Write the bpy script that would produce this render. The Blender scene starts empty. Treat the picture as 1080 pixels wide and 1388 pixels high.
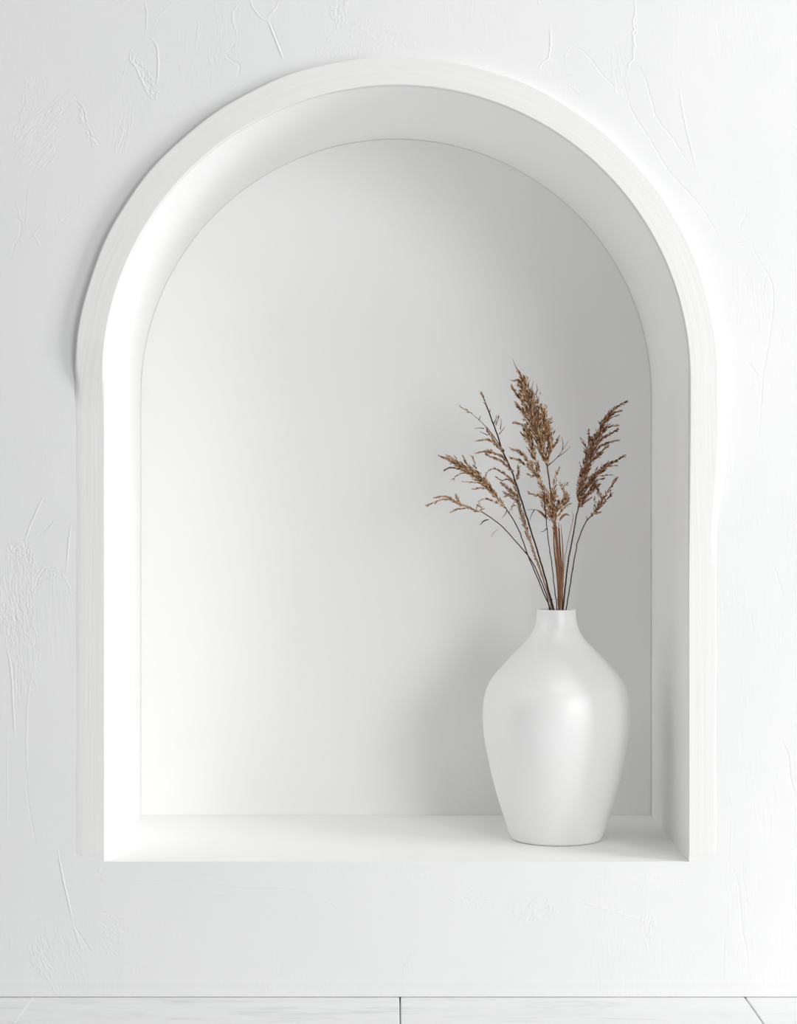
import bpy, math, random
import numpy as np
from mathutils import Vector, Matrix, noise

random.seed(7)
rng = np.random.default_rng(11)
SC = bpy.context.scene
COL = SC.collection

# ------------------------------------------------------------------ survey
D = 2.8            # distance camera - wall plane (y = 0), 1 image px = 1 mm there
EYE = 0.678        # camera height over the floor
VX, VY = 535.0, 674.0
def P(px, py, depth=0.0):
    """photo coordinate seen at a given depth behind the wall plane -> metres"""
    k = (D + depth) / D / 1000.0
    return Vector(((px - VX) * k, depth, EYE + (VY - py) * k))

# niche (a straight prism with a half-round head)
CX, CZ, R = 0.002, 0.838, 0.3965
ZB = 0.184
DEPTH = 0.412

# ------------------------------------------------------------------ materials
def new_mat(name):
    m = bpy.data.materials.new(name); m.use_nodes = True
    nt = m.node_tree
    return m, nt, nt.nodes['Principled BSDF']

def noise_node(nt, scale, detail=4, rough=.5, vec=None, dist=0):
    n = nt.nodes.new('ShaderNodeTexNoise')
    n.inputs['Scale'].default_value = scale
    n.inputs['Detail'].default_value = detail
    n.inputs['Roughness'].default_value = rough
    n.inputs['Distortion'].default_value = dist
    if vec is not None: nt.links.new(vec, n.inputs['Vector'])
    return n

def mapping(nt, src, scale):
    mp = nt.nodes.new('ShaderNodeMapping')
    mp.inputs['Scale'].default_value = scale
    nt.links.new(src, mp.inputs['Vector'])
    return mp.outputs['Vector']

def ramp(nt, fac, stops):
    r = nt.nodes.new('ShaderNodeValToRGB')
    while len(r.color_ramp.elements) < len(stops): r.color_ramp.elements.new(.5)
    for e, (p, c) in zip(r.color_ramp.elements, stops):
        e.position = p; e.color = (*c, 1)
    nt.links.new(fac, r.inputs['Fac'])
    return r

def bump(nt, height, strength, dist, prev=None):
    b = nt.nodes.new('ShaderNodeBump')
    b.inputs['Strength'].default_value = strength
    b.inputs['Distance'].default_value = dist
    nt.links.new(height, b.inputs['Height'])
    if prev is not None: nt.links.new(prev.outputs[0], b.inputs['Normal'])
    return b

def plaster(name, col_a, col_b, streak, streak_strength, patchy=True, rough=.8, broad=.0012):
    m, nt, bs = new_mat(name)
    tc = nt.nodes.new('ShaderNodeTexCoord')
    obj = tc.outputs['Object']
    n1 = noise_node(nt, 3.0, 3, .5, obj, .6)
    r = ramp(nt, n1.outputs['Fac'], [(.3, col_a), (.7, col_b)])
    nt.links.new(r.outputs['Color'], bs.inputs['Base Color'])
    bs.inputs['Roughness'].default_value = rough
    bs.inputs['Specular IOR Level'].default_value = .25
    big = noise_node(nt, 7, 2, .5, obj)
    b0 = bump(nt, big.outputs['Fac'], 1.0, broad)
    st = noise_node(nt, 1.0, 5, .6, mapping(nt, obj, streak), .3)
    if patchy:
        msk = noise_node(nt, 5.5, 2, .5, obj, .8)
        mr = ramp(nt, msk.outputs['Fac'], [(.45, (0, 0, 0)), (.68, (1, 1, 1))])
        mul = nt.nodes.new('ShaderNodeMath'); mul.operation = 'MULTIPLY'
        nt.links.new(st.outputs['Fac'], mul.inputs[0]); nt.links.new(mr.outputs['Color'], mul.inputs[1])
        h = mul.outputs[0]
    else:
        h = st.outputs['Fac']
    b1 = bump(nt, h, 1.0, streak_strength, b0)
    fine = noise_node(nt, 420, 3, .6, obj)
    b2 = bump(nt, fine.outputs['Fac'], 1.0, .00006, b1)
    nt.links.new(b2.outputs[0], bs.inputs['Normal'])
    return m

M = {}
M['wall'] = plaster('trowelled_plaster', (.785, .79, .79), (.805, .807, .805), (320, 60, 45), .00022)
M['niche'] = plaster('smooth_niche_paint', (.895, .895, .89), (.91, .91, .908), (14, 14, 7), .0003, False, .6, .0006)

# arch surround: brushed along its length, uses the sweep's UV
m, nt, bs = new_mat('brushed_surround'); M['trim'] = m
uv = nt.nodes.new('ShaderNodeUVMap'); uv.uv_map = 'UVMap'
n = noise_node(nt, 1.0, 6, .65, mapping(nt, uv.outputs['UV'], (4, 190, 1)), .2)
r = ramp(nt, n.outputs['Fac'], [(.3, (.785, .784, .772)), (.6, (.808, .808, .802))])
nt.links.new(r.outputs['Color'], bs.inputs['Base Color'])
b = bump(nt, n.outputs['Fac'], 1.0, .0004)
tc = nt.nodes.new('ShaderNodeTexCoord')
f = noise_node(nt, 300, 3, .6, tc.outputs['Object'])
b2 = bump(nt, f.outputs['Fac'], 1.0, .00006, b)
nt.links.new(b2.outputs[0], bs.inputs['Normal'])
bs.inputs['Roughness'].default_value = .75
bs.inputs['Specular IOR Level'].default_value = .25

# pale veined floor slabs
m, nt, bs = new_mat('pale_veined_stone'); M['floor'] = m
tc = nt.nodes.new('ShaderNodeTexCoord')
v = mapping(nt, tc.outputs['Object'], (3.0, 14, 3))
n = noise_node(nt, 1.6, 6, .62, v, 1.4)
r = ramp(nt, n.outputs['Fac'], [(.30, (.67, .68, .69)), (.42, (.78, .785, .79)), (.5, (.82, .823, .825)), (.75, (.84, .842, .842))])
nt.links.new(r.outputs['Color'], bs.inputs['Base Color'])
bs.inputs['Roughness'].default_value = .55
bs.inputs['Specular IOR Level'].default_value = .3
m, nt, bs = new_mat('grout'); M['grout'] = m
tc = nt.nodes.new('ShaderNodeTexCoord')
n = noise_node(nt, 200, 3, .6, tc.outputs['Object'])
r = ramp(nt, n.outputs['Fac'], [(.3, (.42, .42, .42)), (.7, (.5, .5, .5))])
nt.links.new(r.outputs['Color'], bs.inputs['Base Color'])

m, nt, bs = new_mat('joint_highlight'); M['joint_highlight'] = m  # white that paints the lit edge of the left floor joint
tc = nt.nodes.new('ShaderNodeTexCoord')
n = noise_node(nt, 300, 3, .6, tc.outputs['Object'])
r = ramp(nt, n.outputs['Fac'], [(.3, (.88, .88, .88)), (.7, (.93, .93, .93))])
nt.links.new(r.outputs['Color'], bs.inputs['Base Color'])

# glazed vase
m, nt, bs = new_mat('satin_white_glaze'); M['vase'] = m
tc = nt.nodes.new('ShaderNodeTexCoord')
n = noise_node(nt, 6, 3, .5, tc.outputs['Object'])
r = ramp(nt, n.outputs['Fac'], [(.3, (.87, .87, .863)), (.7, (.89, .89, .885))])
nt.links.new(r.outputs['Color'], bs.inputs['Base Color'])
bs.inputs['Roughness'].default_value = .42
bs.inputs['Specular IOR Level'].default_value = .9
bs.inputs['Coat Weight'].default_value = .5
bs.inputs['Coat Roughness'].default_value = .36
f = noise_node(nt, 60, 3, .5, tc.outputs['Object'])
b = bump(nt, f.outputs['Fac'], 1.0, .00008)
nt.links.new(b.outputs[0], bs.inputs['Normal'])

def dried(name, stops, rough=.75, sub=.0):
    m, nt, bs = new_mat(name)
    g = nt.nodes.new('ShaderNodeNewGeometry')
    r = ramp(nt, g.outputs['Random Per Island'], stops)
    tc = nt.nodes.new('ShaderNodeTexCoord')
    n = noise_node(nt, 900, 3, .6, tc.outputs['Object'])
    mx = nt.nodes.new('ShaderNodeMixRGB'); mx.blend_type = 'MULTIPLY'
    mx.inputs['Fac'].default_value = .5
    rr = ramp(nt, n.outputs['Fac'], [(.3, (.55, .5, .46)), (.62, (1, 1, 1))])
    nt.links.new(r.outputs['Color'], mx.inputs['Color1']); nt.links.new(rr.outputs['Color'], mx.inputs['Color2'])
    nt.links.new(mx.outputs['Color'], bs.inputs['Base Color'])
    bs.inputs['Roughness'].default_value = rough
    bs.inputs['Specular IOR Level'].default_value = .25
    return m
M['straw'] = dried('straw_spikelets', [(0, (.075, .029, .012)), (.3, (.27, .125, .052)), (.6, (.56, .32, .155)), (1, (.95, .74, .52))])
M['rust'] = dried('rust_spikelets', [(0, (.055, .020, .010)), (.35, (.20, .080, .038)), (.7, (.42, .20, .105)), (1, (.80, .54, .36))])
M['pale'] = dried('pale_husk', [(0, (.14, .060, .028)), (.4, (.42, .23, .12)), (1, (.80, .60, .42))])
M['stem_dark'] = dried('dark_stem', [(0, (.035, .018, .012)), (1, (.09, .045, .028))])
M['stem_brown'] = dried('brown_stem', [(0, (.11, .045, .023)), (1, (.32, .155, .085))])
M['stem_pale'] = dried('pale_stem', [(0, (.33, .19, .12)), (1, (.60, .44, .33))])

# ------------------------------------------------------------------ mesh helpers
def tag(o, label=None, cat=None, group=None, kind=None):
    if label: o['label'] = label
    if cat: o['category'] = cat
    if group: o['group'] = group
    if kind: o['kind'] = kind
    return o

def mesh_obj(name, verts, faces, mat, parent=None, smooth=True):
    me = bpy.data.meshes.new(name)
    me.from_pydata([tuple(v) for v in verts], [], faces)
    me.materials.append(mat)
    if smooth: me.polygons.foreach_set('use_smooth', [True] * len(me.polygons))
    me.update()
    o = bpy.data.objects.new(name, me); COL.objects.link(o)
    if parent: o.parent = parent; 
    return o

class MB:
    def __init__(s): s.v = []; s.f = []
    def tube(s, pts, radii, n=7, cap=True):
        pts = [Vector(p) for p in pts]
        b0 = len(s.v)
        ref = Vector((.13, 1, .21)).normalized()
        for i, p in enumerate(pts):
            t = (pts[min(i + 1, len(pts) - 1)] - pts[max(i - 1, 0)]).normalized()
            a = t.cross(ref)
            if a.length < 1e-4: a = t.cross(Vector((1, 0, 0)))
            a.normalize(); b = t.cross(a)
            r_ = radii[i] if hasattr(radii, '__len__') else radii
            for k in range(n):
                an = 2 * math.pi * k / n
                s.v.append(p + a * (math.cos(an) * r_) + b * (math.sin(an) * r_))
        for i in range(len(pts) - 1):
            for k in range(n):
                k2 = (k + 1) % n
                s.f.append((b0 + i * n + k, b0 + i * n + k2, b0 + (i + 1) * n + k2, b0 + (i + 1) * n + k))
        if cap:
            s.f.append(tuple(b0 + k for k in range(n))[::-1])
            e = b0 + (len(pts) - 1) * n
            s.f.append(tuple(e + k for k in range(n)))
    def grain(s, p, d, length, w):
        """a small pointed glume: a bulged, slightly curved spindle"""
        d = d.normalized()
        a = d.cross(Vector((random.uniform(-1, 1), random.uniform(-1, 1), random.uniform(-1, 1))))
        if a.length < 1e-3: a = d.cross(Vector((0, 0, 1)))
        a.normalize(); b = d.cross(a)
        bend = a * (length * random.uniform(-.18, .18))
        b0 = len(s.v)
        s.v.append(p)
        for t, k in ((.22, .8), (.5, 1.0), (.78, .5)):
            c = p + d * (length * t) + bend * (t * t)
            for q in range(4):
                an = q * math.pi / 2
                s.v.append(c + a * (math.cos(an) * w * k) + b * (math.sin(an) * w * k * .6))
        s.v.append(p + d * length + bend)
        for q in range(4):
            q2 = (q + 1) % 4
            s.f.append((b0, b0 + 1 + q2, b0 + 1 + q))
            for j in range(2):
                o_ = b0 + 1 + j * 4
                s.f.append((o_ + q, o_ + q2, o_ + 4 + q2, o_ + 4 + q))
            s.f.append((b0 + 9 + q, b0 + 9 + q2, b0 + 13))
    def build(s, name, mat, parent=None):
        return mesh_obj(name, s.v, s.f, mat, parent)

def spline(pts, step):
    """Catmull-Rom through the points, resampled"""
    pts = [Vector(p) for p in pts]
    if len(pts) == 2:
        n = max(2, int((pts[1] - pts[0]).length / step))
        return [pts[0].lerp(pts[1], i / n) for i in range(n + 1)]
    ext = [pts[0] * 2 - pts[1]] + pts + [pts[-1] * 2 - pts[-2]]
    out = []
    for i in range(1, len(ext) - 2):
        a, b, c, d = ext[i - 1:i + 3]
        n = max(2, int((c - b).length / step))
        for k in range(n):
            t = k / n
            out.append(.5 * ((2 * b) + (c - a) * t + (2 * a - 5 * b + 4 * c - d) * t * t + (3 * b - a - 3 * c + d) * t ** 3))
    out.append(pts[-1])
    return out

# ------------------------------------------------------------------ WALL relief
def seg_outline():
    """closed niche outline in (x, z), starting bottom-left, going up and over"""
    pts = [(CX - R, ZB)]
    for i in range(1, 24): pts.append((CX - R, ZB + (CZ - ZB) * i / 24))
    for i in range(0, 181):
        a = math.pi - math.pi * i / 180
        pts.append((CX + R * math.cos(a), CZ + R * math.sin(a)))
    for i in range(23, 0, -1): pts.append((CX + R, ZB + (CZ - ZB) * i / 24))
    pts.append((CX + R, ZB))
    return pts

H = .0007
xs = np.concatenate([np.linspace(-1.5, -.575, 30)[:-1], np.arange(-.575, CX - R - 1e-6, H),
                     np.linspace(CX - R, CX + R, 1134), np.arange(CX + R + H, .585, H), np.linspace(.586, 1.5, 30)])
zs = np.concatenate([np.linspace(.0007, ZB, 263), np.arange(ZB + H, 1.39, H), np.linspace(1.392, 2.3, 30)])
nx, nz = len(xs), len(zs)
X, Z = np.meshgrid(xs, zs)
HT = np.zeros_like(X)

def add_seg(x0, z0, x1, z1, h0, h1, w):
    """add a soft ridge (h>0) or groove (h<0) between two points"""
    m = w * 3
    i0, i1 = np.searchsorted(xs, [min(x0, x1) - m, max(x0, x1) + m])
    j0, j1 = np.searchsorted(zs, [min(z0, z1) - m, max(z0, z1) + m])
    if i1 <= i0 or j1 <= j0: return
    gx, gz = X[j0:j1, i0:i1], Z[j0:j1, i0:i1]
    dx, dz = x1 - x0, z1 - z0
    L2 = dx * dx + dz * dz + 1e-12
    t = np.clip(((gx - x0) * dx + (gz - z0) * dz) / L2, 0, 1)
    d2 = (gx - x0 - t * dx) ** 2 + (gz - z0 - t * dz) ** 2
    v = (h0 + (h1 - h0) * t) * np.exp(-d2 / (w * w))
    cur = HT[j0:j1, i0:i1]
    HT[j0:j1, i0:i1] = np.where(np.abs(v) > np.abs(cur), v, cur)

def stroke(pts, h=.35, w=1.0, jag=.8, taper=True):
    """pts in photo coordinates on the wall plane; h, w, jag in mm"""
    P3 = [Vector(((x - VX) / 1000, (VY - y) / 1000 + EYE, 0)) for x, y in pts]
    s = spline(P3, .004)
    n = len(s)
    off = [Vector((random.gauss(0, 1), random.gauss(0, 1), 0)) * jag * .0005 for _ in s]
    off[0] *= 0
    s = [a + b for a, b in zip(s, off)]
    for i in range(n - 1):
        def hh(k):
            t = k / (n - 1)
            e = min(1, 4 * t + .25, 4 * (1 - t) + .1) if taper else 1
            return h * .00078 * e * (.7 + .6 * abs(math.sin(k * 1.7 + pts[0][0])))
        add_seg(s[i].x, s[i].y, s[i + 1].x, s[i + 1].y, hh(i), hh(i + 1), max(w * .00066, .0006))

def patch(poly, ang, n, ln, h=.16, w=.8, spread=10):
    """many short trowel scratches inside a photo polygon; ang in degrees (up from +x)"""
    px = [p[0] for p in poly]; py = [p[1] for p in poly]
    k = 0
    while k < n:
        x = random.uniform(min(px), max(px)); y = random.uniform(min(py), max(py))
        ins = False
        for i in range(len(poly)):
            (xa, ya), (xb, yb) = poly[i], poly[i - 1]
            if (ya > y) != (yb > y) and x < (xb - xa) * (y - ya) / (yb - ya) + xa: ins = not ins
        if not ins: continue
        a = math.radians(ang + random.gauss(0, spread))
        L = ln * random.uniform(.5, 1.3)
        dx, dy = math.cos(a) * L / 2, -math.sin(a) * L / 2
        bx, by = random.gauss(0, L * .06), random.gauss(0, L * .06)
        stroke([(x - dx, y - dy), (x + bx, y + by), (x + dx, y + dy)], 1.25 * h * random.uniform(.4, 1.2) * random.choice((1, 1, -.7)), w, .3)
        k += 1

# --- upper left
stroke([(82, 134), (90, 130), (101, 126)], .45)
stroke([(101, 126), (104, 136), (111, 146), (114, 160), (118, 174), (122, 184), (131, 190), (138, 199)], -.45, 1.1, 2)
stroke([(105, 135), (113, 150), (117, 168), (119, 180), (121, 196)], .45, 1.0, 2)
stroke([(122, 184), (124, 194), (128, 200), (133, 192)], .4, .9, 2)
patch([(104, 130), (112, 140), (136, 195), (122, 205), (108, 165)], 120, 45, 9, .35, .8, 35)
patch([(28, 108), (60, 105), (62, 142), (30, 150)], 95, 40, 12, .16)
patch([(24, 140), (78, 140), (82, 180), (70, 220), (36, 242), (22, 225)], 50, 150, 20, .24, .8, 7)
patch([(60, 135), (100, 128), (112, 165), (85, 170)], 40, 60, 14, .2, .8, 14)
patch([(10, 172), (26, 172), (22, 195), (10, 195)], 80, 16, 9, .2)
patch([(152, 160), (180, 155), (172, 205), (155, 210)], 78, 26, 26, .22, .8, 6)
stroke([(164, 160), (168, 170), (162, 190), (155, 210)], .3)
stroke([(40, 250), (37, 275), (36, 308), (42, 318)], .25, .8)
stroke([(61, 318), (75, 308), (95, 290), (115, 275)], -.25, .8, .5)
stroke([(43, 320), (50, 313), (58, 303)], .3, .8)
stroke([(42, 312), (50, 327), (56, 333)], .3, .8)
patch([(55, 270), (125, 262), (100, 300), (60, 325)], 70, 45, 16, .12, .8, 20)
stroke([(15, 295), (28, 300), (27, 318), (20, 332), (14, 355)], -.35, .8, 1)
stroke([(22, 275), (26, 290), (27, 300)], .3, .8)
stroke([(27, 322), (31, 333)], .3)
# cracks between x 160 and 400
stroke([(195, 0), (199, 22), (197, 45)], .45)
stroke([(238, 0), (224, 13), (213, 25), (206, 42)], .3, .9)
stroke([(204, 50), (212, 63), (214, 85), (213, 110), (212, 120)], .65, 1.3, .7)
stroke([(178, 66), (175, 77), (183, 90), (190, 105), (196, 118), (202, 131), (210, 135)], .65, 1.2, 1)
stroke([(182, 78), (188, 90), (198, 98), (195, 108), (203, 120), (211, 130)], -.5, 1, 2.5)
patch([(178, 72), (186, 76), (212, 118), (212, 134), (200, 130)], 125, 50, 9, .4, .8, 30)
stroke([(171, 88), (169, 97), (163, 107)], .35)
stroke([(268, 30), (267, 48), (266, 62)], .35)
stroke([(324, 5), (316, 16), (315, 28), (320, 42), (321, 55)], .4)
stroke([(318, 57), (312, 67), (306, 75)], -.5, 1, 1)
stroke([(306, 72), (309, 78), (316, 83), (324, 87), (323, 98), (320, 108)], -.5, 1, 1.2)
stroke([(304, 74), (297, 85), (290, 91), (283, 80), (283, 62)], .25, .8, 1.5)
stroke([(338, 0), (344, 12), (351, 22), (361, 28)], .6, 1.2)
stroke([(378, 0), (372, 13), (364, 22), (364, 28)], .45, 1.0)
stroke([(363, 28), (370, 45), (378, 66), (384, 82)], .85, 1.6, .3)
stroke([(366, 30), (373, 47), (380, 66)], -.45, 1.0, .3)
patch([(240, 40), (300, 40), (300, 110), (240, 110)], 88, 60, 20, .1, .8, 12)
patch([(290, 15), (330, 10), (325, 80), (290, 90)], 80, 45, 16, .14, .8, 15)
patch([(200, 70), (260, 80), (330, 120), (240, 160), (190, 140)], 60, 120, 8, .12, .8, 60)
stroke([(287, 137), (281, 148), (273, 156)], .25)
stroke([(160, 165), (166, 180), (160, 200)], .25)
# top centre
patch([(445, 0), (470, 0), (468, 38), (450, 36)], 90, 45, 10, .35, .8, 35)
patch([(440, 40), (500, 25), (560, 50), (540, 72), (420, 80)], 50, 230, 7, .17, .8, 45)
patch([(480, 20), (560, 40), (550, 62), (470, 60)], 35, 60, 12, .15)
patch([(540, 50), (660, 60), (670, 90), (600, 80), (540, 70)], 60, 90, 6, .12, .8, 50)
# --- upper right
stroke([(729, 0), (731, 12)], .3)
stroke([(745, 35), (746, 55), (744, 76), (734, 86), (729, 98)], .6, 1.2, .8)
patch([(718, 92), (760, 80), (800, 130), (760, 128), (722, 104)], 60, 110, 6, .14, .8, 60)
stroke([(764, 112), (778, 120), (790, 128), (803, 134)], .35, .9, 2.5)
stroke([(776, 62), (768, 72), (765, 88)], .3, .8, 1.5)
stroke([(776, 62), (790, 70), (802, 82), (812, 95), (825, 110), (838, 124)], -.35, .8, .8)
stroke([(858, 0), (860, 16), (858, 40), (859, 74), (852, 88), (848, 104)], .6, 1.3, 1.8)
stroke([(862, 18), (861, 45), (856, 80)], .4, 1.0, 2)
stroke([(844, 105), (849, 128), (856, 150), (872, 176), (890, 205), (906, 232), (930, 258), (955, 288), (980, 332)], -.45, .9, .7)
stroke([(866, 90), (876, 112), (884, 140), (890, 160), (910, 186), (932, 220), (942, 232)], -.45, .9, .6)
stroke([(920, 118), (926, 155), (935, 195), (944, 230)], .5, 1.2, .3)
patch([(820, 70), (850, 60), (855, 130), (835, 125)], 100, 35, 22, .14)
patch([(880, 5), (1040, 0), (1030, 80), (890, 60)], 94, 50, 40, .07, 1.0, 4)
patch([(925, 230), (1010, 265), (1010, 290), (940, 250)], 50, 50, 7, .14, .8, 50)
patch([(850, 230), (880, 225), (960, 330), (965, 380)], -55, 40, 40, .1, .9, 6)
stroke([(1012, 282), (1008, 295), (1002, 312)], -.35, .8, 1)
stroke([(983, 331), (1000, 330), (1012, 326), (1020, 326)], -.3, .8, 1)
stroke([(1017, 326), (1024, 345), (1036, 365), (1046, 385), (1048, 410), (1045, 440), (1040, 475), (1034, 505), (1032, 540), (1029, 575), (1028, 600)], -.45, .9, .4)
stroke([(1015, 364), (1007, 374)], -.4)
stroke([(1013, 489), (1020, 500), (1026, 510)], -.45)
stroke([(1000, 360), (1001, 400), (999, 460)], .2, .8)
patch([(1010, 375), (1040, 380), (1038, 430), (1015, 430)], 88, 30, 18, .12)
patch([(1010, 495), (1060, 505), (1050, 530), (1015, 525)], 100, 26, 9, .15, .8, 30)
patch([(1048, 400), (1062, 430), (1062, 470), (1055, 470)], 100, 10, 14, .16)
# --- left middle
stroke([(58, 674), (48, 696), (40, 715), (32, 738)], .65, 1.2, .3)
stroke([(71, 704), (65, 714), (54, 724), (46, 729)], -.5, .9, 1.2)
stroke([(73, 706), (68, 716), (57, 727)], .4, .8, 1)
stroke([(12, 735), (14, 745), (20, 750), (30, 740)], .6, 1.2, 2)
patch([(10, 735), (38, 735), (44, 755), (22, 756)], 70, 60, 9, .42, .9, 40)
stroke([(62, 768), (56, 778), (50, 790), (44, 802)], -.5, 1.1, 1.5)
patch([(45, 770), (65, 768), (90, 770), (70, 785), (50, 785)], 60, 40, 9, .3, .9, 45)
stroke([(96, 710), (93, 735), (91, 760), (89, 775)], .6, 1.1, .3)
stroke([(82, 774), (90, 788), (95, 800), (99, 812)], .35, .9, .5)
patch([(8, 750), (50, 755), (44, 860), (14, 870), (0, 830), (0, 780)], 97, 210, 20, .28, .9, 14)
patch([(0, 820), (26, 830), (22, 850), (10, 870), (0, 860)], 75, 50, 11, .4, .9, 35)
stroke([(18, 832), (23, 845)], -.6, 1.4)
patch([(14, 860), (60, 840), (48, 920), (22, 950)], 96, 100, 28, .2, .9, 7)
stroke([(8, 875), (13, 895), (16, 920), (18, 960), (20, 1000)], .6, 1.5, .3)
stroke([(14, 890), (20, 905), (21, 950)], .35, 1.0, .3)
stroke([(52, 870), (47, 900), (41, 925), (37, 960), (36, 1020), (38, 1060)], .35, 1.0, .4)
stroke([(36, 1050), (38, 1085), (44, 1120), (50, 1150)], -.35, .9, .4)
stroke([(9, 1000), (10, 1080), (9, 1130)], .3, .8, .2)
patch([(45, 790), (110, 800), (100, 900), (50, 880)], 92, 60, 40, .08, 1.0, 4)
# --- lower left
stroke([(78, 1150), (84, 1185), (92, 1220), (99, 1250)], .75, 1.3, .3)
stroke([(99, 1252), (104, 1268), (112, 1292)], .45, 1.1, .4)
stroke([(100, 1254), (110, 1270), (124, 1292)], -.5, 1.1, .4)
stroke([(102, 1262), (108, 1278), (114, 1292)], .3, .9, .3)
stroke([(58, 1241), (44, 1254), (33, 1265)], -.3, .8)
stroke([(48, 1306), (60, 1320), (68, 1332), (78, 1350)], .4, .9, .5)
patch([(34, 1280), (66, 1270), (70, 1320), (40, 1320)], 105, 70, 14, .24, .9, 12)
patch([(60, 1260), (110, 1270), (115, 1340), (70, 1335)], 110, 80, 26, .12, .9, 8)
patch([(140, 1235), (168, 1245), (165, 1300), (142, 1290)], 120, 60, 12, .2, .9, 15)
patch([(160, 1295), (210, 1310), (190, 1330), (165, 1325)], 60, 30, 6, .12, .9, 50)
patch([(132, 1178), (145, 1176), (142, 1192), (134, 1190)], 75, 12, 7, .3)
# --- below the niche and lower right
patch([(150, 1180), (330, 1180), (320, 1215), (160, 1205)], 4, 30, 50, .08, 1.2, 3)
stroke([(270, 1192), (330, 1202), (400, 1205), (450, 1225), (500, 1250)], .15, 1.5, .5)
patch([(420, 1170), (560, 1175), (540, 1200), (430, 1190)], 30, 110, 6, .12, .9, 60)
patch([(560, 1175), (640, 1200), (700, 1240), (640, 1240), (560, 1200)], 130, 60, 18, .12, 1.0, 18)
stroke([(780, 1220), (830, 1235), (875, 1250)], .14, 1.4, .4)
patch([(690, 1225), (740, 1220), (760, 1240), (700, 1252)], 50, 50, 10, .35, .9, 20)
patch([(870, 1245), (888, 1245), (885, 1285), (872, 1280)], 85, 30, 15, .26, .9, 12)
patch([(800, 1180), (935, 1190), (925, 1215), (820, 1200)], 30, 60, 8, .12, .9, 50)
patch([(540, 1300), (562, 1280), (560, 1320), (545, 1320)], 100, 20, 8, .2, .9, 20)
patch([(330, 1320), (430, 1320), (540, 1345), (340, 1345)], 20, 60, 8, .12, .9, 60)
stroke([(989, 1170), (998, 1190), (1003, 1225), (1006, 1262), (1012, 1290), (1013, 1325)], -.35, .9, .6)
stroke([(1004, 1232), (1010, 1222), (1015, 1228)], -.25, .8)
stroke([(982, 1265), (980, 1310), (981, 1335)], -.25, .8, .4)
stroke([(991, 1110), (990, 1165)], .25, .8)
stroke([(1060, 1005), (1068, 1025), (1071, 1055), (1078, 1080)], -.5, 1.1, .5)
stroke([(1048, 765), (1056, 790), (1063, 812)], -.3, .8, .3)
stroke([(1017, 830), (1021, 860)], -.25, .8, .3)
patch([(985, 1160), (1030, 1180), (1020, 1330), (980, 1320)], 93, 45, 40, .1, .9, 4)
patch([(975, 980), (1060, 1000), (1050, 1130), (990, 1110)], 93, 40, 40, .08, .9, 4)
patch([(980, 600), (1075, 600), (1075, 980), (985, 980)], 93, 60, 50, .07, 1.0, 4)
patch([(560, 0), (700, 0), (700, 60), (560, 40)], 94, 30, 40, .06, 1.0, 5)
# a barely raised run of plaster just above the floor
for k in range(7):
    y = 1329 + k * .8
    stroke([(-20, y), (200, y + 1.5), (480, y + .5), (800, y + 1), (1100, y)], .12, 2.2, .3, False)

def outside(x, z):
    """signed distance to the niche opening, > 0 outside"""
    dx = np.abs(x - CX)
    up = np.hypot(x - CX, z - CZ) - R
    lo = np.maximum(dx - R, ZB - z)
    return np.where(z > CZ, up, lo)

def build_wall():
    global X, Z
    xm = (X[:-1, :-1] + X[1:, 1:]) / 2; zm = (Z[:-1, :-1] + Z[1:, 1:]) / 2
    keep = outside(xm, zm) > -1e-5
    idx = np.arange(nx * nz).reshape(nz, nx)
    quads = np.stack([idx[:-1, :-1], idx[:-1, 1:], idx[1:, 1:], idx[1:, :-1]], -1)[keep]
    used = np.zeros(nx * nz, bool); used[quads.ravel()] = True
    # boundary verts: touched by a removed cell
    rem = np.stack([idx[:-1, :-1], idx[:-1, 1:], idx[1:, 1:], idx[1:, :-1]], -1)[~keep]
    bd = np.zeros(nx * nz, bool); bd[rem.ravel()] = True; bd &= used
    xf, zf = X.ravel().copy(), Z.ravel().copy()
    arch = bd & (zf > CZ)
    rr = np.hypot(xf - CX, zf - CZ)
    xf[arch] = CX + (xf[arch] - CX) * R / rr[arch]
    zf[arch] = CZ + (zf[arch] - CZ) * R / rr[arch]
    fade = np.clip(outside(xf, zf) / .006, 0, 1)
    yf = -HT.ravel() * fade
    remap = -np.ones(nx * nz, np.int64); remap[used] = np.arange(used.sum())
    V = np.stack([xf[used], yf[used], zf[used]], 1)
    F = remap[quads]
    # return of the wall at its outer edge and along the floor, so it has its real thickness
    ring = np.concatenate([idx[0, :], idx[1:, -1], idx[-1, -2::-1], idx[-2::-1, 0]])
    ring = remap[ring]
    back = V[ring].copy(); back[:, 1] = .45
    n0 = len(V)
    V = np.concatenate([V, back])
    k = np.arange(len(ring) - 1)
    sk = np.stack([ring[k + 1], ring[k], n0 + k, n0 + k + 1], 1)
    F = np.concatenate([F, sk])
    me = bpy.data.meshes.new('wall_back')
    me.vertices.add(len(V)); me.vertices.foreach_set('co', V.astype(np.float32).ravel())
    me.loops.add(F.size); me.loops.foreach_set('vertex_index', F.ravel().astype(np.int32))
    me.polygons.add(len(F)); me.polygons.foreach_set('loop_start', (np.arange(len(F)) * 4).astype(np.int32))
    sm = np.ones(len(F), bool); sm[-len(sk):] = False
    me.polygons.foreach_set('use_smooth', sm)
    me.update(calc_edges=True); me.validate()
    me.materials.append(M['wall'])
    o = bpy.data.objects.new('wall_back', me); COL.objects.link(o)
    return tag(o, 'white trowelled plaster wall around the arched niche', 'wall', kind='structure')
wall = build_wall()

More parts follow.
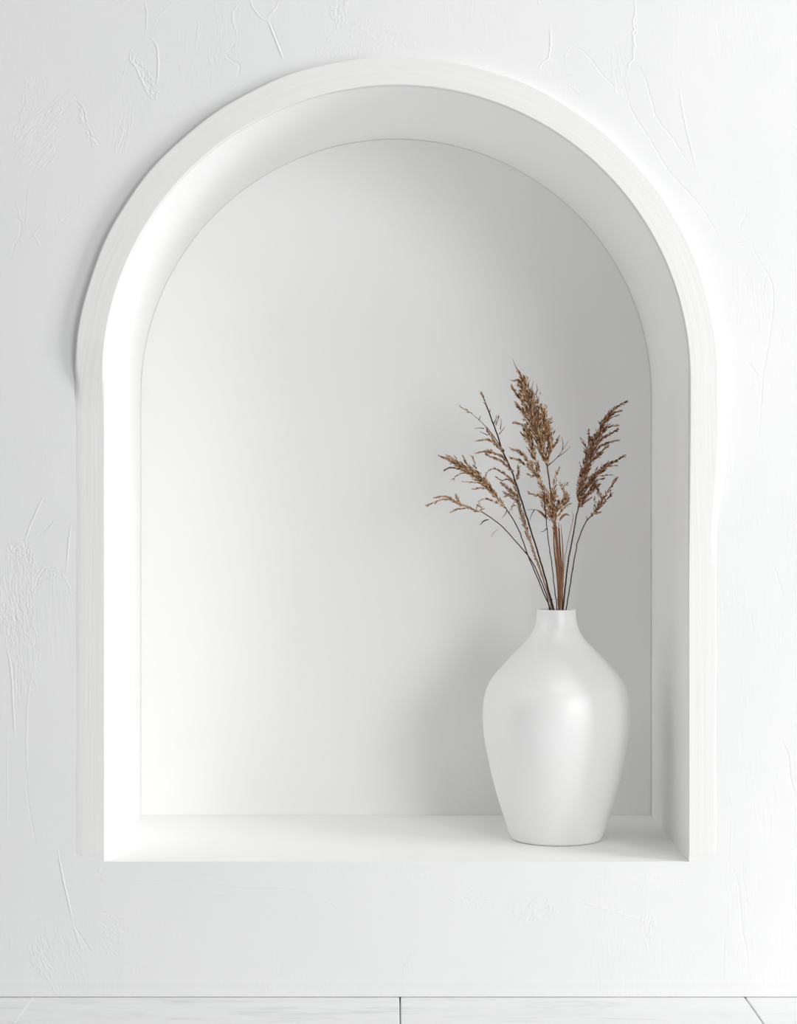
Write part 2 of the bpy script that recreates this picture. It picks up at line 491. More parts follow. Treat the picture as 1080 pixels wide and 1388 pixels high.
# ------------------------------------------------------------------ niche lining (reveal, shelf, back panel)
def build_niche():
    # curved reveal + two sides, open at the bottom
    o = seg_outline()
    ys = [0, .002, .05, .1, .16, .22, .28, .34, DEPTH]
    v, f = [], []
    n = len(o)
    for y in ys:
        for x, z in o: v.append((x, y, z))
    for j in range(len(ys) - 1):
        for i in range(n - 1):
            f.append((j * n + i, j * n + i + 1, (j + 1) * n + i + 1, (j + 1) * n + i))
    lin = mesh_obj('niche_reveal', v, f, M['niche'], wall)
    # shelf: a slab whose nose lines up with the wall face
    x0, x1 = CX - R - .001, CX + R + .001
    v, f = [], []
    prof = [(.02, ZB - .012), (.0, ZB - .0015), (.0006, ZB - .0004), (.002, ZB), (DEPTH + .01, ZB), (DEPTH + .01, ZB - .012)]
    for x in (x0, x1):
        for y, z in prof: v.append((x, y, z))
    k = len(prof)
    for i in range(k):
        j = (i + 1) % k
        f.append((i, k + i, k + j, j))
    f.append(tuple(range(k))); f.append(tuple(range(k, 2 * k))[::-1])
    sh = mesh_obj('niche_shelf', v, f, M['niche'], wall, smooth=False)
    # back panel, a hair smaller than the reveal so that a fine joint line shows
    g = .0004
    pts = [(CX - R + g, ZB + .0002)]
    for i in range(0, 181):
        a = math.pi - math.pi * i / 180
        pts.append((CX + (R - g) * math.cos(a), CZ + (R - g) * math.sin(a)))
    pts.append((CX + R - g, ZB + .0002))
    v = [(x, DEPTH - .003, z) for x, z in pts] + [(x, DEPTH + .012, z) for x, z in pts]
    k = len(pts)
    f = [tuple(range(k))[::-1], tuple(range(k, 2 * k))]
    for i in range(k):
        j = (i + 1) % k
        f.append((i, j, k + j, k + i))
    bp = mesh_obj('niche_back_panel', v, f, M['niche'], wall, smooth=False)
    # closing board behind
    v = [(CX + sx * (R + .03), y, z) for y in (DEPTH + .012, DEPTH + .03) for z in (ZB - .03, CZ + R + .03) for sx in (-1, 1)]
    f = [(0, 1, 3, 2), (4, 6, 7, 5), (0, 4, 5, 1), (2, 3, 7, 6), (0, 2, 6, 4), (1, 5, 7, 3)]
    mesh_obj('niche_backing', v, f, M['grout'], wall, smooth=False)
build_niche()

# ------------------------------------------------------------------ arch surround (trim)
def build_trim():
    def sstep(t): t = max(0, min(1, t)); return t * t * (3 - 2 * t)
    path = []     # (x, z, nx, nz, height, s)
    s = 0
    zt_l, zt_r = .838, .80
    N = 110
    for i in range(N):
        z = ZB + (CZ - ZB) * i / N
        path.append((CX - R, z, -1, 0, z))
    for i in range(0, 361):
        a = math.pi - math.pi * i / 360
        path.append((CX + R * math.cos(a), CZ + R * math.sin(a), math.cos(a), math.sin(a), 9))
    for i in range(N - 1, -1, -1):
        z = ZB + (CZ - ZB) * i / N
        path.append((CX + R, z, 1, 0, z))
    W = .0385
    v, f, uvs = [], [], []
    prevx = None
    L = 0
    K = None
    for i, (x, z, nx_, nz_, zz) in enumerate(path):
        if prevx: L += math.hypot(x - prevx[0], z - prevx[1])
        prevx = (x, z)
        left = x < CX
        lim = (CZ + .055) if left else (CZ - .03)
        tl = .10 if left else .25
        up = sstep((z - (lim - tl)) / tl)
        h = .0004 + .0127 * up
        e = min(1, (z - ZB) / .010) if z < CZ else 1
        h2 = h * (1 if z >= CZ else max(e, .05))
        wob = .0005 * math.sin(L * 23) + .0004 * math.sin(L * 61 + 1)
        w = W + wob
        bv = min(.0016, h2 * .6)
        soft = (1 - up) * .004
        prof = [(0, .0015), (0, -h2 + bv * .5 + (h2 * .3)), (0, -h2 + bv * .5), (bv * .25, -h2 + bv * .12), (bv * .6, -h2), (bv * .6 + .0006, -h2), (w * .3, -h2 * 1.02), (w * .6, -h2 * .99),
                (w - bv * 1.2 - soft - .0008, -h2), (w - bv * 1.2 - soft, -h2), (w - bv * .5 - soft * .6, -h2 + bv * .25), (w - bv * .1 - soft * .3, -h2 + bv * .7), (w, -h2 + bv * 1.3 if up > .5 else -h2 * .3), (w + .0006, .0015)]
        lowp = [(0, .0015), (0, -h2 * .5), (0, -h2 * .8), (.0002, -h2 * .95), (.0006, -h2), (.0012, -h2), (w * .3, -h2), (w * .6, -h2),
                (w * .74, -h2), (w * .8, -h2 * .92), (w * .9, -h2 * .5), (w * .97, 0), (w, .0002), (w + .0006, .0015)]
        bl = min(1, up * 1.6)
        prof = [(a0 * bl + b0 * (1 - bl), a1 * bl + b1 * (1 - bl)) for (a0, a1), (b0, b1) in zip(prof, lowp)]
        K = len(prof)
        for (sv, y) in prof:
            y += (1 - e) * .0007
            v.append((x + nx_ * sv, y, z + nz_ * sv)); uvs.append((L, sv - y * .7))
    for i in range(len(path) - 1):
        for j in range(K - 1):
            f.append((i * K + j, i * K + j + 1, (i + 1) * K + j + 1, (i + 1) * K + j))
    f.append(tuple(range(K))[::-1]); f.append(tuple((len(path) - 1) * K + j for j in range(K)))
    o = mesh_obj('trim_1', v, f, M['trim'])
    uvl = o.data.uv_layers.new(name='UVMap')
    for lp in o.data.loops: uvl.data[lp.index].uv = uvs[lp.vertex_index]
    tag(o, 'raised white plaster band around the niche arch', 'arch trim', kind='structure')
build_trim()

# ------------------------------------------------------------------ floor slabs
def build_floor():
    v, f = [], []
    def slab(x0, x1, y0, y1):
        bv, zt, zb = .0012, 0.0, -.012
        b0 = len(v)
        for (ins, z) in ((0, zb), (0, zt - bv), (bv * .3, zt - bv * .3), (bv, zt)):
            v.extend([(x0 + ins, y0 + ins, z), (x1 - ins, y0 + ins, z), (x1 - ins, y1 - ins, z), (x0 + ins, y1 - ins, z)])
        for j in range(3):
            for k in range(4):
                k2 = (k + 1) % 4
                f.append((b0 + j * 4 + k, b0 + j * 4 + k2, b0 + j * 4 + 4 + k2, b0 + j * 4 + 4 + k))
        f.append(tuple(b0 + 12 + k for k in range(4)))
    joints = [-1.46, -.975, -.490, .007, .475, .965, 1.45]
    g = .0009
    y = .02
    for ln in (.62, .9, .9, .9):
        for a, b in zip(joints[:-1], joints[1:]):
            slab(a + g, b - g, y - ln + g, y - g)
        y -= ln
    o = mesh_obj('floor', v, f, M['floor'], smooth=False)
    tag(o, 'pale veined stone tile floor below the wall', 'floor', kind='structure')
    x0, x1, y0, y1 = -1.46, 1.45, y, .45
    ff0 = [(0, 2, 3, 1), (4, 5, 7, 6), (0, 1, 5, 4), (2, 6, 7, 3), (0, 4, 6, 2), (1, 3, 7, 5)]
    vv = [(a, b, c) for c in (-.03, -.006) for b in (y0, y1) for a in (x0, x1)]
    ff = [(0, 2, 3, 1), (4, 5, 7, 6), (0, 1, 5, 4), (2, 6, 7, 3), (0, 4, 6, 2), (1, 3, 7, 5)]
    yb = y
    # white strip nearly flush in the left joint, painting the highlight on its edge
    xa, xb, za, zb_ = joints[2] - .0012, joints[2] + .0012, -.006, .0001
    v2 = [(a, b, c) for c in (za, zb_) for b in (yb, .018) for a in (xa, xb)]
    mesh_obj('joint_highlight_strip', v2, ff0, M['joint_highlight'], o, smooth=False)
    mesh_obj('grout_bed', vv, ff, M['grout'], o, smooth=False)
build_floor()

# ------------------------------------------------------------------ vase
VD = .184
VC = Vector(((754 - VX) * (D + VD) / D / 1000, VD, ZB))
def build_vase():
    k = (D + VD) / D / 1000
    sil = [(826.6, 26.6), (833, 26.6), (839, 27.1), (846, 28.3), (853.2, 30.5), (863.3, 36.2), (873.5, 45), (883.7, 55), (893.9, 65), (903.3, 73.6),
           (912, 81.5), (920, 87.5), (928, 92), (936.7, 95.6), (953, 99.0), (970, 100), (986.7, 99.4), (1003, 97.4), (1020, 94.4), (1053, 87.2),
           (1086.7, 77.8), (1110, 70.4), (1125, 65.4), (1131.5, 62.8)]
    prof = [Vector((r * k, EYE + (VY - y) * k - ZB, 0)) for y, r in sil]
    body = spline(prof, .003)
    body = [(p.x, p.y) for p in body]
    r_end, z_end = body[-1]
    foot = [(r_end - .0012, z_end - .0028), (r_end - .0030, .0014), (r_end - .0055, .0003), (r_end - .009, 0.0), (r_end - .03, 0.0), (0.0, 0.0)]
    top_r, top_z = body[0]
    rim = [(top_r - .0006, top_z + .0006), (top_r - .0016, top_z + .0008), (top_r - .0027, top_z + .0005), (top_r - .0033, top_z - .0004)]
    inner = []
    for (r_, z_) in body[2:]:
        if z_ > .012: inner.append((max(r_ - .0038, .001), z_))
    inner += [(inner[-1][0] - .004, .0085), (0.0, .008)]
    full = inner[::-1] + rim[::-1] + body + foot          # inside bottom -> rim -> outside -> base
    v, f = [], []
    n = 128
    for (r_, z_) in full:
        if r_ == 0.0: v.append((0, 0, z_)); continue
        for i in range(n):
            a = 2 * math.pi * i / n
            v.append((r_ * math.cos(a), r_ * math.sin(a), z_))
    # first and last are poles
    def ring(j): return 1 + (j - 1) * n
    m_ = len(full)
    for i in range(n): f.append((0, 1 + (i + 1) % n, 1 + i)[::-1])
    for j in range(1, m_ - 2):
        for i in range(n):
            i2 = (i + 1) % n
            f.append((ring(j) + i, ring(j) + i2, ring(j + 1) + i2, ring(j + 1) + i))
    last = len(v) - 1
    for i in range(n): f.append((last, ring(m_ - 2) + i, ring(m_ - 2) + (i + 1) % n)[::-1])
    f = [tuple(reversed(q)) for q in f]
    o = mesh_obj('vase', v, f, M['vase'])
    o.location = VC + Vector((0, 0, .00012))
    tag(o, 'glossy white bulbous ceramic vase with a narrow neck on the niche shelf', 'vase')
build_vase()

# ------------------------------------------------------------------ dried grasses
RIMY = 826
def dpt(py, d_top, top=500, d_bot=None):
    """depth grows linearly from the neck of the vase to the tip"""
    t = (RIMY - py) / (RIMY - top)
    return VD + (0 if d_bot is None else d_bot) * (1 - max(0, min(1, t))) + d_top * t

class Reed:
    def __init__(s, label, d_top, d_bot=0.0, root=(0, 0)):
        s.e = bpy.data.objects.new('dried_grass_stem', None)
        s.e.empty_display_size = .02
        COL.objects.link(s.e)
        s.base = Vector((VC.x + root[0], VD + root[1], ZB + .0125))
        s.e.location = s.base
        tag(s.e, label, 'dried grass', group='dried grass stems in the white vase')
        s.dt, s.db = d_top, d_bot
    def P(s, px, py, dd=0): return P(px, py, dpt(py, s.dt, d_bot=s.db) + dd) - s.base
    def stem(s, pts, r0, r1, mat, root=True, name='stem', side=None):
        """pts in photo coordinates, listed tip -> neck; continues to the bottom of the vase"""
        q = [s.P(*p) for p in pts]
        if root:
            a = q[-1]
            d = (q[-1] - q[-2]).normalized()
            # carry on straight through the neck, then lean to the foot of the vase
            q += [a + d * .006, a + d * .013]
            b = q[-1]
            q += [b.lerp(Vector((0, 0, 0)), t) for t in (.25, .6, 1)]
        q = spline(q, .006)
        n = len(q)
        w = [Vector((random.gauss(0, .00022), random.gauss(0, .00022), 0)) for _ in q]
        q = [a + b for a, b in zip(q, w)]
        mb = MB()
        mb.tube(q, [(r0 + (r1 - r0) * i / (n - 1)) * .00125 for i in range(n)], 8)
        # nodes of the culm
        for i in range(12, n - 4, 17):
            rr = (r0 + (r1 - r0) * i / (n - 1)) * .00125
            d = (q[i + 1] - q[i]).normalized()
            mb.tube([q[i] - d * .0012, q[i] - d * .0004, q[i] + d * .0004, q[i] + d * .0012], [rr * .9, rr * 1.35, rr * 1.35, rr * .9], 8)
        for tw in (side or []):
            t = spline([s.P(*p) for p in tw], .003)
            k = len(t)
            mb.tube(t, [(.0007 * (1 - .7 * i / (k - 1))) for i in range(k)], 6)
        return mb.build(name, mat, s.e)
    def plume(s, sprays, mat, name='plume', gl=5.0, gw=.75, dens=1.0):
        """sprays: (points base -> tip in photo coordinates, half widths mm list, spread)"""
        mb = MB()
        for sp in sprays:
            pts, ws = sp[0], sp[1]
            dn = sp[2] if len(sp) > 2 else 1.0
            dz0 = random.uniform(-.006, .006)
            q = [s.P(x, y, dz0 * i / (len(pts))) for i, (x, y) in enumerate(pts)]
            c = spline(q, .0016)
            n = len(c)
            mb.tube(c, [.0005 * (1 - .7 * i / (n - 1)) for i in range(n)], 5)
            for i in range(n):
                t = i / (n - 1)
                u = t * (len(ws) - 1); a = min(int(u), len(ws) - 2)
                w = (ws[a] + (ws[a + 1] - ws[a]) * (u - a)) * .001
                tan = (c[min(i + 1, n - 1)] - c[max(i - 1, 0)]).normalized()
                cnt = dens * dn * (.9 + w * 560)
                cnt = int(cnt) + (random.random() < cnt % 1)
                for _ in range(cnt):
                    an = random.uniform(0, 2 * math.pi)
                    rad = Vector((math.cos(an), math.sin(an) * .8, 0))
                    rad = (rad - tan * rad.dot(tan))
                    if w > .0045:
                        # grains carried on a fine branchlet that leans along the spray
                        L = w * random.uniform(.5, 1.25)
                        bd = (tan * random.uniform(1.5, 2.6) + rad + Vector((0, 0, random.uniform(-.2, .1)))).normalized()
                        bl = L * random.uniform(1.4, 2.3)
                        e = c[i] + bd * bl
                        if random.random() < .35: mb.tube([c[i], c[i].lerp(e, .5) + Vector((0, 0, -.0003)), e], [.00028, .0002, .00012], 4, False)
                        for gg in range(2):
                            tt = random.uniform(.25, 1)
                            g0 = c[i].lerp(e, tt)
                            d = (bd * 2 + tan * .6 + Vector([random.gauss(0, .5) for _ in range(3)]))
                            mb.grain(g0, d, gl * .00118 * random.uniform(.5, 1.3), gw * .00112 * random.uniform(.5, 1.25))
                    else:
                        g0 = c[i] + rad * w * random.uniform(0, .7)
                        d = tan * 2.0 + rad * .9 + Vector([random.gauss(0, .35) for _ in range(3)])
                        mb.grain(g0, d, gl * .00125 * random.uniform(.5, 1.2), gw * .0013 * random.uniform(.5, 1.1))
            # pointed tip
            mb.grain(c[-1] - (c[-1] - c[-3]) * .5, c[-1] - c[-3], .006, .0006)
        return mb.build(name, mat, s.e)
    def leaf(s, pts, w, mat, name='leaf'):
        """a narrow folded dry blade, tapering both ways"""
        c = spline([s.P(*p) for p in pts], .0015)
        n = len(c); v, f = [], []
        for i, p in enumerate(c):
            t = i / (n - 1)
            tan = (c[min(i + 1, n - 1)] - c[max(i - 1, 0)]).normalized()
            sd = tan.cross(Vector((.2, 1, .1))).normalized()
            nm = tan.cross(sd).normalized()
            ww = w * .001 * max(.12, math.sin(math.pi * min(1, t * .9 + .08)) ** .8)
            th = .00018
            for a, b in ((-ww, ww * .35), (0, 0), (ww, ww * .35), (ww, ww * .35 + th), (0, th * 1.5), (-ww, ww * .35 + th)):
                v.append(p + sd * a + nm * b)
        for i in range(n - 1):
            for k in range(6):
                f.append((i * 6 + k, i * 6 + (k + 1) % 6, i * 6 + 6 + (k + 1) % 6, i * 6 + 6 + k))
        f.append((0, 1, 2, 3, 4, 5)[::-1]); f.append(tuple((n - 1) * 6 + k for k in range(6)))
        return mesh_obj(name, v, f, mat, s.e)

# 1 lowest, leaning far left
r_ = Reed('lowest dried grass stem, arching far left with a thin sparse head', -.030, -.016, (-.030, -.030))
r_.stem([(652, 693), (665, 702), (682, 715), (700, 735), (719, 758), (730, 780), (740, 805), (745, 828)], .6, .85, M['stem_dark'])
r_.plume([([(652, 694), (640, 690), (628, 685), (615, 679), (603, 677), (590, 680), (580, 684)], [1.5, 3.4, 3.2, 2.4, 1.2, .8, .3], .7),
          ([(628, 686), (616, 680), (604, 673), (593, 674)], [2.2, 2.6, 1.8, .5], .9),
          ([(626, 685), (621, 679), (619, 673)], [1.2, 1, .4]),
          ([(632, 689), (622, 690), (613, 693)], [1.8, 1.5, .5]),
          ([(650, 692), (653, 690), (651, 687)], [1, .8, .4])], M['pale'], gl=5.5, gw=.85, dens=1.6)
r_.leaf([(663, 704), (656, 706), (650, 712)], .9, M['stem_dark'])
r_.leaf([(676, 717), (670, 721), (665, 729)], .4, M['stem_pale'])

# 2 left feathery
r_ = Reed('dried grass stem with a feathery tan plume slanting left, above the lowest one', .012, .000, (-.034, .000))
r_.stem([(684, 687), (690, 696), (700, 712), (709, 735), (715, 752), (722, 768), (734, 797), (747, 828)], .6, .85, M['stem_dark'],
        side=[[(687, 692), (684, 698), (680, 702)]])
r_.plume([([(685, 688), (673, 673), (660, 658), (645, 645), (628, 634), (612, 624), (597, 619)], [1.5, 6, 9.5, 10, 8, 5, 1], 1.35),
          ([(664, 661), (650, 647), (645, 636), (640, 620)], [3, 2.6, 1.4, .4]),
          ([(645, 645), (636, 634), (629, 621)], [2.5, 1.6, .4]),
          ([(640, 640), (625, 636), (612, 634), (604, 636)], [3, 3, 2, .6]),
          ([(640, 643), (630, 641), (620, 644), (616, 648)], [2.2, 2, 1.2, .4]),
          ([(656, 655), (643, 654), (629, 653)], [2.4, 1.6, .4]),
          ([(670, 667), (656, 662), (642, 663)], [2.6, 2.2, .8]),
          ([(682, 686), (670, 680), (658, 676), (650, 679), (646, 688)], [2, 4, 2.4, .8, .4], .7)], M['straw'], gl=5.2, gw=.8)

# 3 tall dark twiggy
r_ = Reed('tall dark bare-tipped grass stem left of the big central plume', .030, .010, (-.022, .028))
r_.stem([(652, 531), (660, 552), (667, 571), (674, 590), (681, 611), (690, 631), (698, 651), (706, 676), (715, 705), (726, 740), (738, 780), (751, 828)], .75, 1.3, M['stem_dark'],
        side=[[(683, 612), (671, 594), (660, 580), (650, 570), (638, 560), (624, 552)],
              [(649, 570), (650, 566), (652, 563)], [(676, 589), (680, 584), (685, 578)], [(678, 582), (679, 575), (679, 567)],
              [(669, 574), (672, 568), (673, 562)], [(664, 558), (664, 554)], [(656, 581), (650, 580), (643, 581)], [(661, 590), (655, 587), (650, 585)]])
r_.plume([([(683, 613), (674, 604), (664, 597), (655, 596), (648, 597)], [2.5, 4.5, 4, 1.2, .3], .8),
          ([(672, 600), (665, 590), (660, 582)], [2, 1.6, .5], .7),
          ([(690, 628), (680, 619), (668, 614), (657, 612), (647, 614)], [2.5, 4.2, 5.2, 3, .6], .9),
          ([(696, 640), (684, 629), (672, 622), (660, 617)], [2, 3, 3, 1], .8),
          ([(699, 652), (702, 643), (703, 635)], [1.4, 1.6, .4]),
          ([(660, 552), (656, 543), (653, 535)], [.4, .9, .5], .4),
          ([(640, 561), (632, 556), (625, 552)], [.5, 1, .5], .5),
          ([(672, 577), (674, 571), (676, 566)], [.4, 1, .3], .5)], M['pale'], gl=5, gw=.85, dens=1.5)

# 4 curly pale
r_ = Reed('pale husky grass stem with a curled drooping head behind the tall dark stem', .09, .018, (-.010, .046))
r_.stem([(704, 686), (711, 712), (720, 738), (730, 768), (741, 800), (749, 828)], .9, 1.3, M['stem_pale'],
        side=[[(704, 688), (698, 680), (690, 692)]])
r_.plume([([(712, 715), (708, 700), (704, 685), (701, 668), (696, 655), (688, 646), (676, 638), (667, 636), (660, 641), (656, 651)], [2, 3.5, 4, 3.2, 3.6, 3.6, 3, 2, 1, .4], .75),
          ([(704, 686), (697, 672), (690, 664), (680, 655)], [3, 5, 4, 1], .7),
          ([(703, 680), (693, 674), (684, 668)], [2, 4.2, 2.5], .7),
          ([(702, 672), (694, 668), (686, 672)], [3, 3, 1], .7),
          ([(696, 656), (690, 650), (680, 651), (674, 648)], [2, 3.5, 2, .5], .7),
          ([(706, 690), (697, 685), (690, 694)], [.8, .8, .3], .3),
          ([(733, 775), (722, 745), (714, 722), (708, 700)], [.8, 1.8, 3.6, 4], .7)], M['pale'], gl=4.5, gw=.8, dens=1.4)
r_.leaf([(722, 745), (732, 772), (741, 800)], 1.3, M['stem_pale'], 'leaf_sheath')

# 5 the big central plume
r_ = Reed('tallest dried grass stem, its big tan plume rising at the centre', -.012, .003, (.002, .008))
r_.stem([(741, 630), (744, 650), (748, 680), (751, 712), (754, 745), (756, 780), (757, 828)], .8, 1.6, M['stem_brown'],
        side=[[(742, 632), (755, 620), (763, 609), (770, 598)], [(762, 610), (763, 601), (761, 592)], [(755, 620), (765, 613), (773, 605)],
              [(702, 503), (698, 495), (695, 487)], [(721, 532), (721, 524), (723, 516)], [(726, 536), (728, 528), (727, 520)], [(729, 545), (731, 540)]])
W5 = [4, 9, 15, 16.5, 15.5, 13.5, 11, 8, 4, 1]
r_.plume([([(741, 632), (737, 618), (733, 603), (728, 586), (724, 570), (720, 552), (715, 536), (710, 521), (706, 511), (702, 503)], W5, .95),
          ([(732, 640), (724, 618), (719, 600), (713, 580)], [2, 6, 7, 3], .9),
          ([(741, 632), (744, 612), (744, 596), (738, 575)], [2, 6, 7, 3], .9),
          ([(738, 600), (738, 580), (736, 562), (733, 550)], [3, 6, 5, 2]),
          ([(715, 560), (709, 545), (701, 535), (694, 526)], [3, 3, 3, .8]),
          ([(716, 568), (708, 556), (699, 546)], [3, 3, .8]),
          ([(714, 545), (708, 530), (703, 517), (697, 516)], [3, 4, 2, .4], .8),
          ([(722, 590), (711, 578), (704, 575), (698, 573)], [3, 3.6, 3, .6]),
          ([(722, 602), (713, 594), (707, 588)], [3, 3, 1]),
          ([(727, 640), (715, 623), (704, 613), (694, 609)], [3, 4, 3.2, 1]),
          ([(730, 650), (718, 635), (706, 626), (694, 621)], [2, 3.6, 3.6, .8]),
          ([(727, 640), (722, 645), (717, 644)], [1.5, 2, .8]),
          ([(734, 664), (730, 650), (726, 636)], [2.5, 3, 2.5]),
          ([(736, 580), (738, 566), (740, 552)], [3, 2.5, .6]),
          ([(742, 590), (743, 578), (746, 568)], [3, 2, .5]),
          ([(746, 612), (751, 603), (757, 594)], [2, 1.2, .4])], M['straw'], gl=5.6, gw=.95)

# 6 lower golden plume
r_ = Reed('short grass stem with golden crown just above the vase neck, below the central plume', -.05, -.008, (.006, -.016))
r_.stem([(747, 668), (750, 695), (753, 718), (756, 750), (759, 785), (758, 828)], 1.2, 2.1, M['stem_brown'])
r_.plume([([(753, 722), (750, 702), (746, 688), (737, 676), (728, 671), (719, 669)], [2.5, 6, 7, 6, 4, 1]),
          ([(750, 706), (746, 688), (742, 670), (734, 656), (730, 645)], [4, 5.5, 4.5, 2.5, 1], .8),
          ([(751, 706), (752, 688), (751, 668), (752, 650), (757, 635)], [4, 6, 4.4, 2.4, .6], .9),
          ([(752, 704), (757, 690), (764, 680), (768, 671)], [3, 6, 6, 3]),
          ([(762, 684), (765, 672), (763, 662), (768, 656)], [3, 3, 2, .5], .7),
          ([(763, 664), (761, 658), (759, 655)], [1, .8, .3], .6),
          ([(755, 700), (762, 690), (770, 684)], [2, 2.4, .6]),
          ([(746, 700), (738, 690), (734, 682)], [3, 3, 1])], M['straw'], gl=4.8, gw=.85)
for k, (xa, xb, xc, xd, ww, mm) in enumerate([(750, 751, 755, 757, 1.0, 'stem_brown'), (752, 753.5, 757, 758, .9, 'straw'), (754.5, 756, 758.5, 758.5, 1.0, 'rust'),
                                            (757, 759, 760.5, 759.5, .8, 'stem_dark'), (760, 762.5, 763, 760.5, .8, 'rust'), (753, 757, 761, 760, .6, 'stem_pale')]):
    r_.leaf([(xa, 708 + 3 * (k % 3)), (xb, 742), (xc, 780), (xd, 824)], ww * 1.15, M[mm], 'leaf_sheath')
r_.leaf([(758, 706), (762, 700), (767, 697), (772, 699)], 1.8, M['rust'])

# 7 thin dark one in front of the centre
r_ = Reed('thin dark grass stem with a few bare bracts, left of the golden crown', -.095, -.018, (-.004, -.046))
r_.stem([(737, 668), (739, 690), (741, 712), (744, 738), (749, 775), (755, 828)], .5, .8, M['stem_dark'],
        side=[[(740, 702), (734, 694), (726, 691), (714, 691)], [(724, 691), (720, 698), (718, 706)], [(741, 716), (737, 720), (732, 721)]])
r_.plume([([(741, 705), (738, 690), (737, 675), (735, 664)], [1.4, 2.2, 2, .8], .7)], M['rust'], gl=4.5, gw=.8)
r_.leaf([(740, 703), (734, 696), (728, 692)], 1.2, M['stem_brown'])

# 8 right plume
r_ = Reed('dried grass stem with the large rust brown plume leaning right', .020, .006, (.024, .006))
r_.stem([(784, 686), (780, 705), (776, 728), (771, 755), (767, 785), (763, 828)], .7, 1.5, M['stem_dark'])
r_.plume([([(784, 688), (787, 668), (791, 648), (797, 625), (804, 604), (812, 587), (820, 571), (828, 559), (837, 550), (848, 545)], [1.5, 6, 9.5, 10.5, 9.5, 8.5, 7, 5, 2.4, .6], 1.05),
          ([(785, 684), (784, 668), (786, 652), (790, 636)], [2, 4, 4.5, 3]),
          ([(795, 625), (795, 612), (792, 603), (788, 596)], [3, 2.4, 1, .4]),
          ([(800, 612), (800, 598), (798, 583)], [4, 3, .6]),
          ([(808, 600), (822, 591), (836, 583)], [4, 4, 1]),
          ([(803, 612), (820, 602), (836, 597)], [4, 4, 1]),
          ([(810, 588), (824, 579), (835, 577)], [4, 3, .8]),
          ([(800, 625), (812, 616), (822, 606)], [5, 4, 2]),
          ([(820, 568), (832, 560), (841, 557)], [4, 3, .8]),
          ([(816, 575), (824, 568), (837, 563)], [3, 2, .5], .7),
          ([(788, 680), (795, 662), (806, 646), (820, 633), (834, 625), (846, 618)], [2, 6, 6.5, 5.5, 3.4, .8], 1.0),
          ([(826, 633), (831, 631), (834, 631)], [1, 1, .5]),
          ([(786, 686), (796, 672), (806, 662), (812, 668), (815, 674)], [2, 5, 6, 4, 1], .9),
          ([(792, 676), (802, 662), (808, 652), (817, 649)], [3, 5, 4, .8], .8),
          ([(812, 645), (822, 644), (826, 644)], [1, .8, .3], .4),
          ([(806, 672), (806, 680), (807, 686)], [1, .5, .3], .4),
          ([(786, 688), (792, 682), (800, 676)], [1, 2, 1])], M['rust'], gl=5.0, gw=.85)

# 9 low right
r_ = Reed('short outer right grass stem with a slim brown spike below the rust plume', -.035, -.006, (.036, -.014))
r_.stem([(803, 698), (795, 706), (788, 720), (782, 738), (777, 765), (772, 797), (767, 828)], .6, .85, M['stem_dark'],
        side=[[(796, 706), (795, 702), (795, 699)], [(829, 659), (833, 653), (836, 648)]])
r_.plume([([(802, 700), (808, 690), (814, 680), (822, 669), (829, 658), (835, 649)], [1.6, 4, 4, 3, 2.4, .8], 1.0),
          ([(806, 694), (815, 684), (823, 676), (829, 670)], [2.4, 3.2, 2.4, .6]),
          ([(804, 697), (809, 695), (813, 694)], [1.6, 2.2, .8])], M['rust'], gl=4.6, gw=.85)

# 10 faint bare stalk
r_ = Reed('bare pale stalk without a head, just left of the stem of the rust plume', .034, .017, (.020, .044))
r_.stem([(776, 706), (771, 728), (766, 752), (763, 790), (761, 828)], .4, .8, M['stem_pale'], side=[[(776, 706), (777, 700), (775, 693)]])

# 11 second reddish stalk under the golden crown
r_ = Reed('bare reddish brown stalk in the middle of the bunch, hidden up in the golden crown', .02, .011, (.014, .026))
r_.stem([(757, 716), (759, 745), (762, 780), (762, 828)], .9, 1.3, M['rust'])

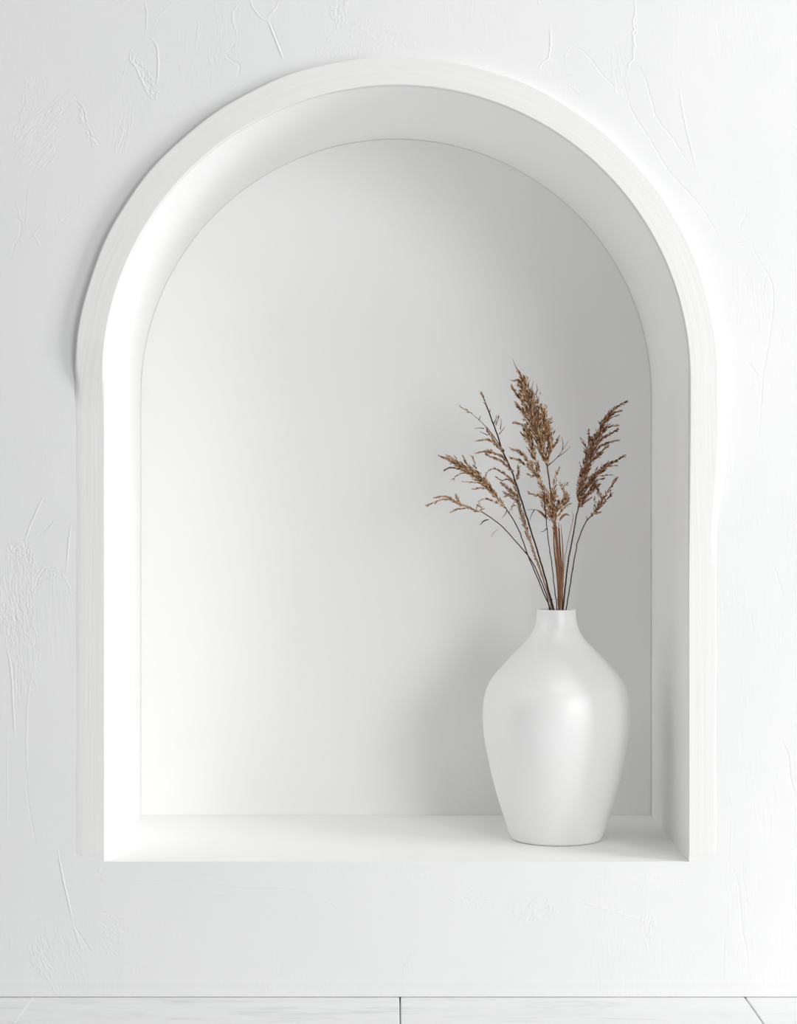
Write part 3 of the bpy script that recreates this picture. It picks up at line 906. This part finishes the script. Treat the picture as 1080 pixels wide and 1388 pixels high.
# ------------------------------------------------------------------ light
w = bpy.data.worlds.new('World'); SC.world = w; w.use_nodes = True
bg = w.node_tree.nodes['Background']
bg.inputs['Color'].default_value = (1, 1, 1, 1)
bg.inputs['Strength'].default_value = .11

def area(name, loc, target, sx, sy, energy, color=(1, 1, 1)):
    l = bpy.data.lights.new(name, 'AREA'); l.shape = 'RECTANGLE'; l.size = sx; l.size_y = sy
    l.energy = energy; l.color = color
    o = bpy.data.objects.new(name, l); COL.objects.link(o)
    o.location = loc
    o.rotation_euler = (Vector(target) - Vector(loc)).to_track_quat('-Z', 'Y').to_euler()
    return o
def daylight(name, az, el, dist, size, energy, tall=None):
    """the side window and the added fitted lamps, seen from the niche at this azimuth (to the right) and height"""
    a, b = math.radians(az), math.radians(el)
    area(name, (dist * math.sin(a) * math.cos(b), -dist * math.cos(a) * math.cos(b), .7 + dist * math.sin(b)), (0, 0, .75), size, tall or size, energy)
daylight('window_daylight_side', 66, 9, 3.8, 1.25, 103, 2.2)
daylight('added_lamp_front', 30, 8, 3.8, 1.3, 45)  # added lamp that broadens the light from the right, no window of its own
daylight('added_lamp_high_side', 68, 52, 3.8, 2.0, 12)  # added high lamp on the right, strength fitted to the brightness
daylight('added_lamp_high_front', 20, 55, 3.8, 2.0, 29)  # added overhead lamp, fitted for brightness; no rooflight is known
daylight('added_lamp_far_side', 76, 28, 3.8, 1.2, 10)  # added lamp at a grazing angle, only there to balance the tones
daylight('added_fill_left', -62, 25, 4.5, 2.2, 26)  # added fill from the left, lifts the right reveal and back panel

# ------------------------------------------------------------------ camera
cam = bpy.data.cameras.new('camera'); co = bpy.data.objects.new('camera', cam); COL.objects.link(co)
co.location = (0, -D, EYE); co.rotation_euler = (math.pi / 2, 0, 0)
cam.sensor_fit = 'HORIZONTAL'; cam.sensor_width = 36
cam.lens = 36 * 2800 / 1080
cam.shift_x = 5 / 1080; cam.shift_y = -20 / 1080
cam.clip_start = .05
SC.camera = co

vs = SC.view_settings
SC.display_settings.display_device = 'sRGB'
vs.view_transform = 'Standard'; vs.look = 'None'; vs.gamma = 1; vs.exposure = -0.06; vs.use_curve_mapping = False
SC.cycles.max_bounces = 12; SC.cycles.diffuse_bounces = 8
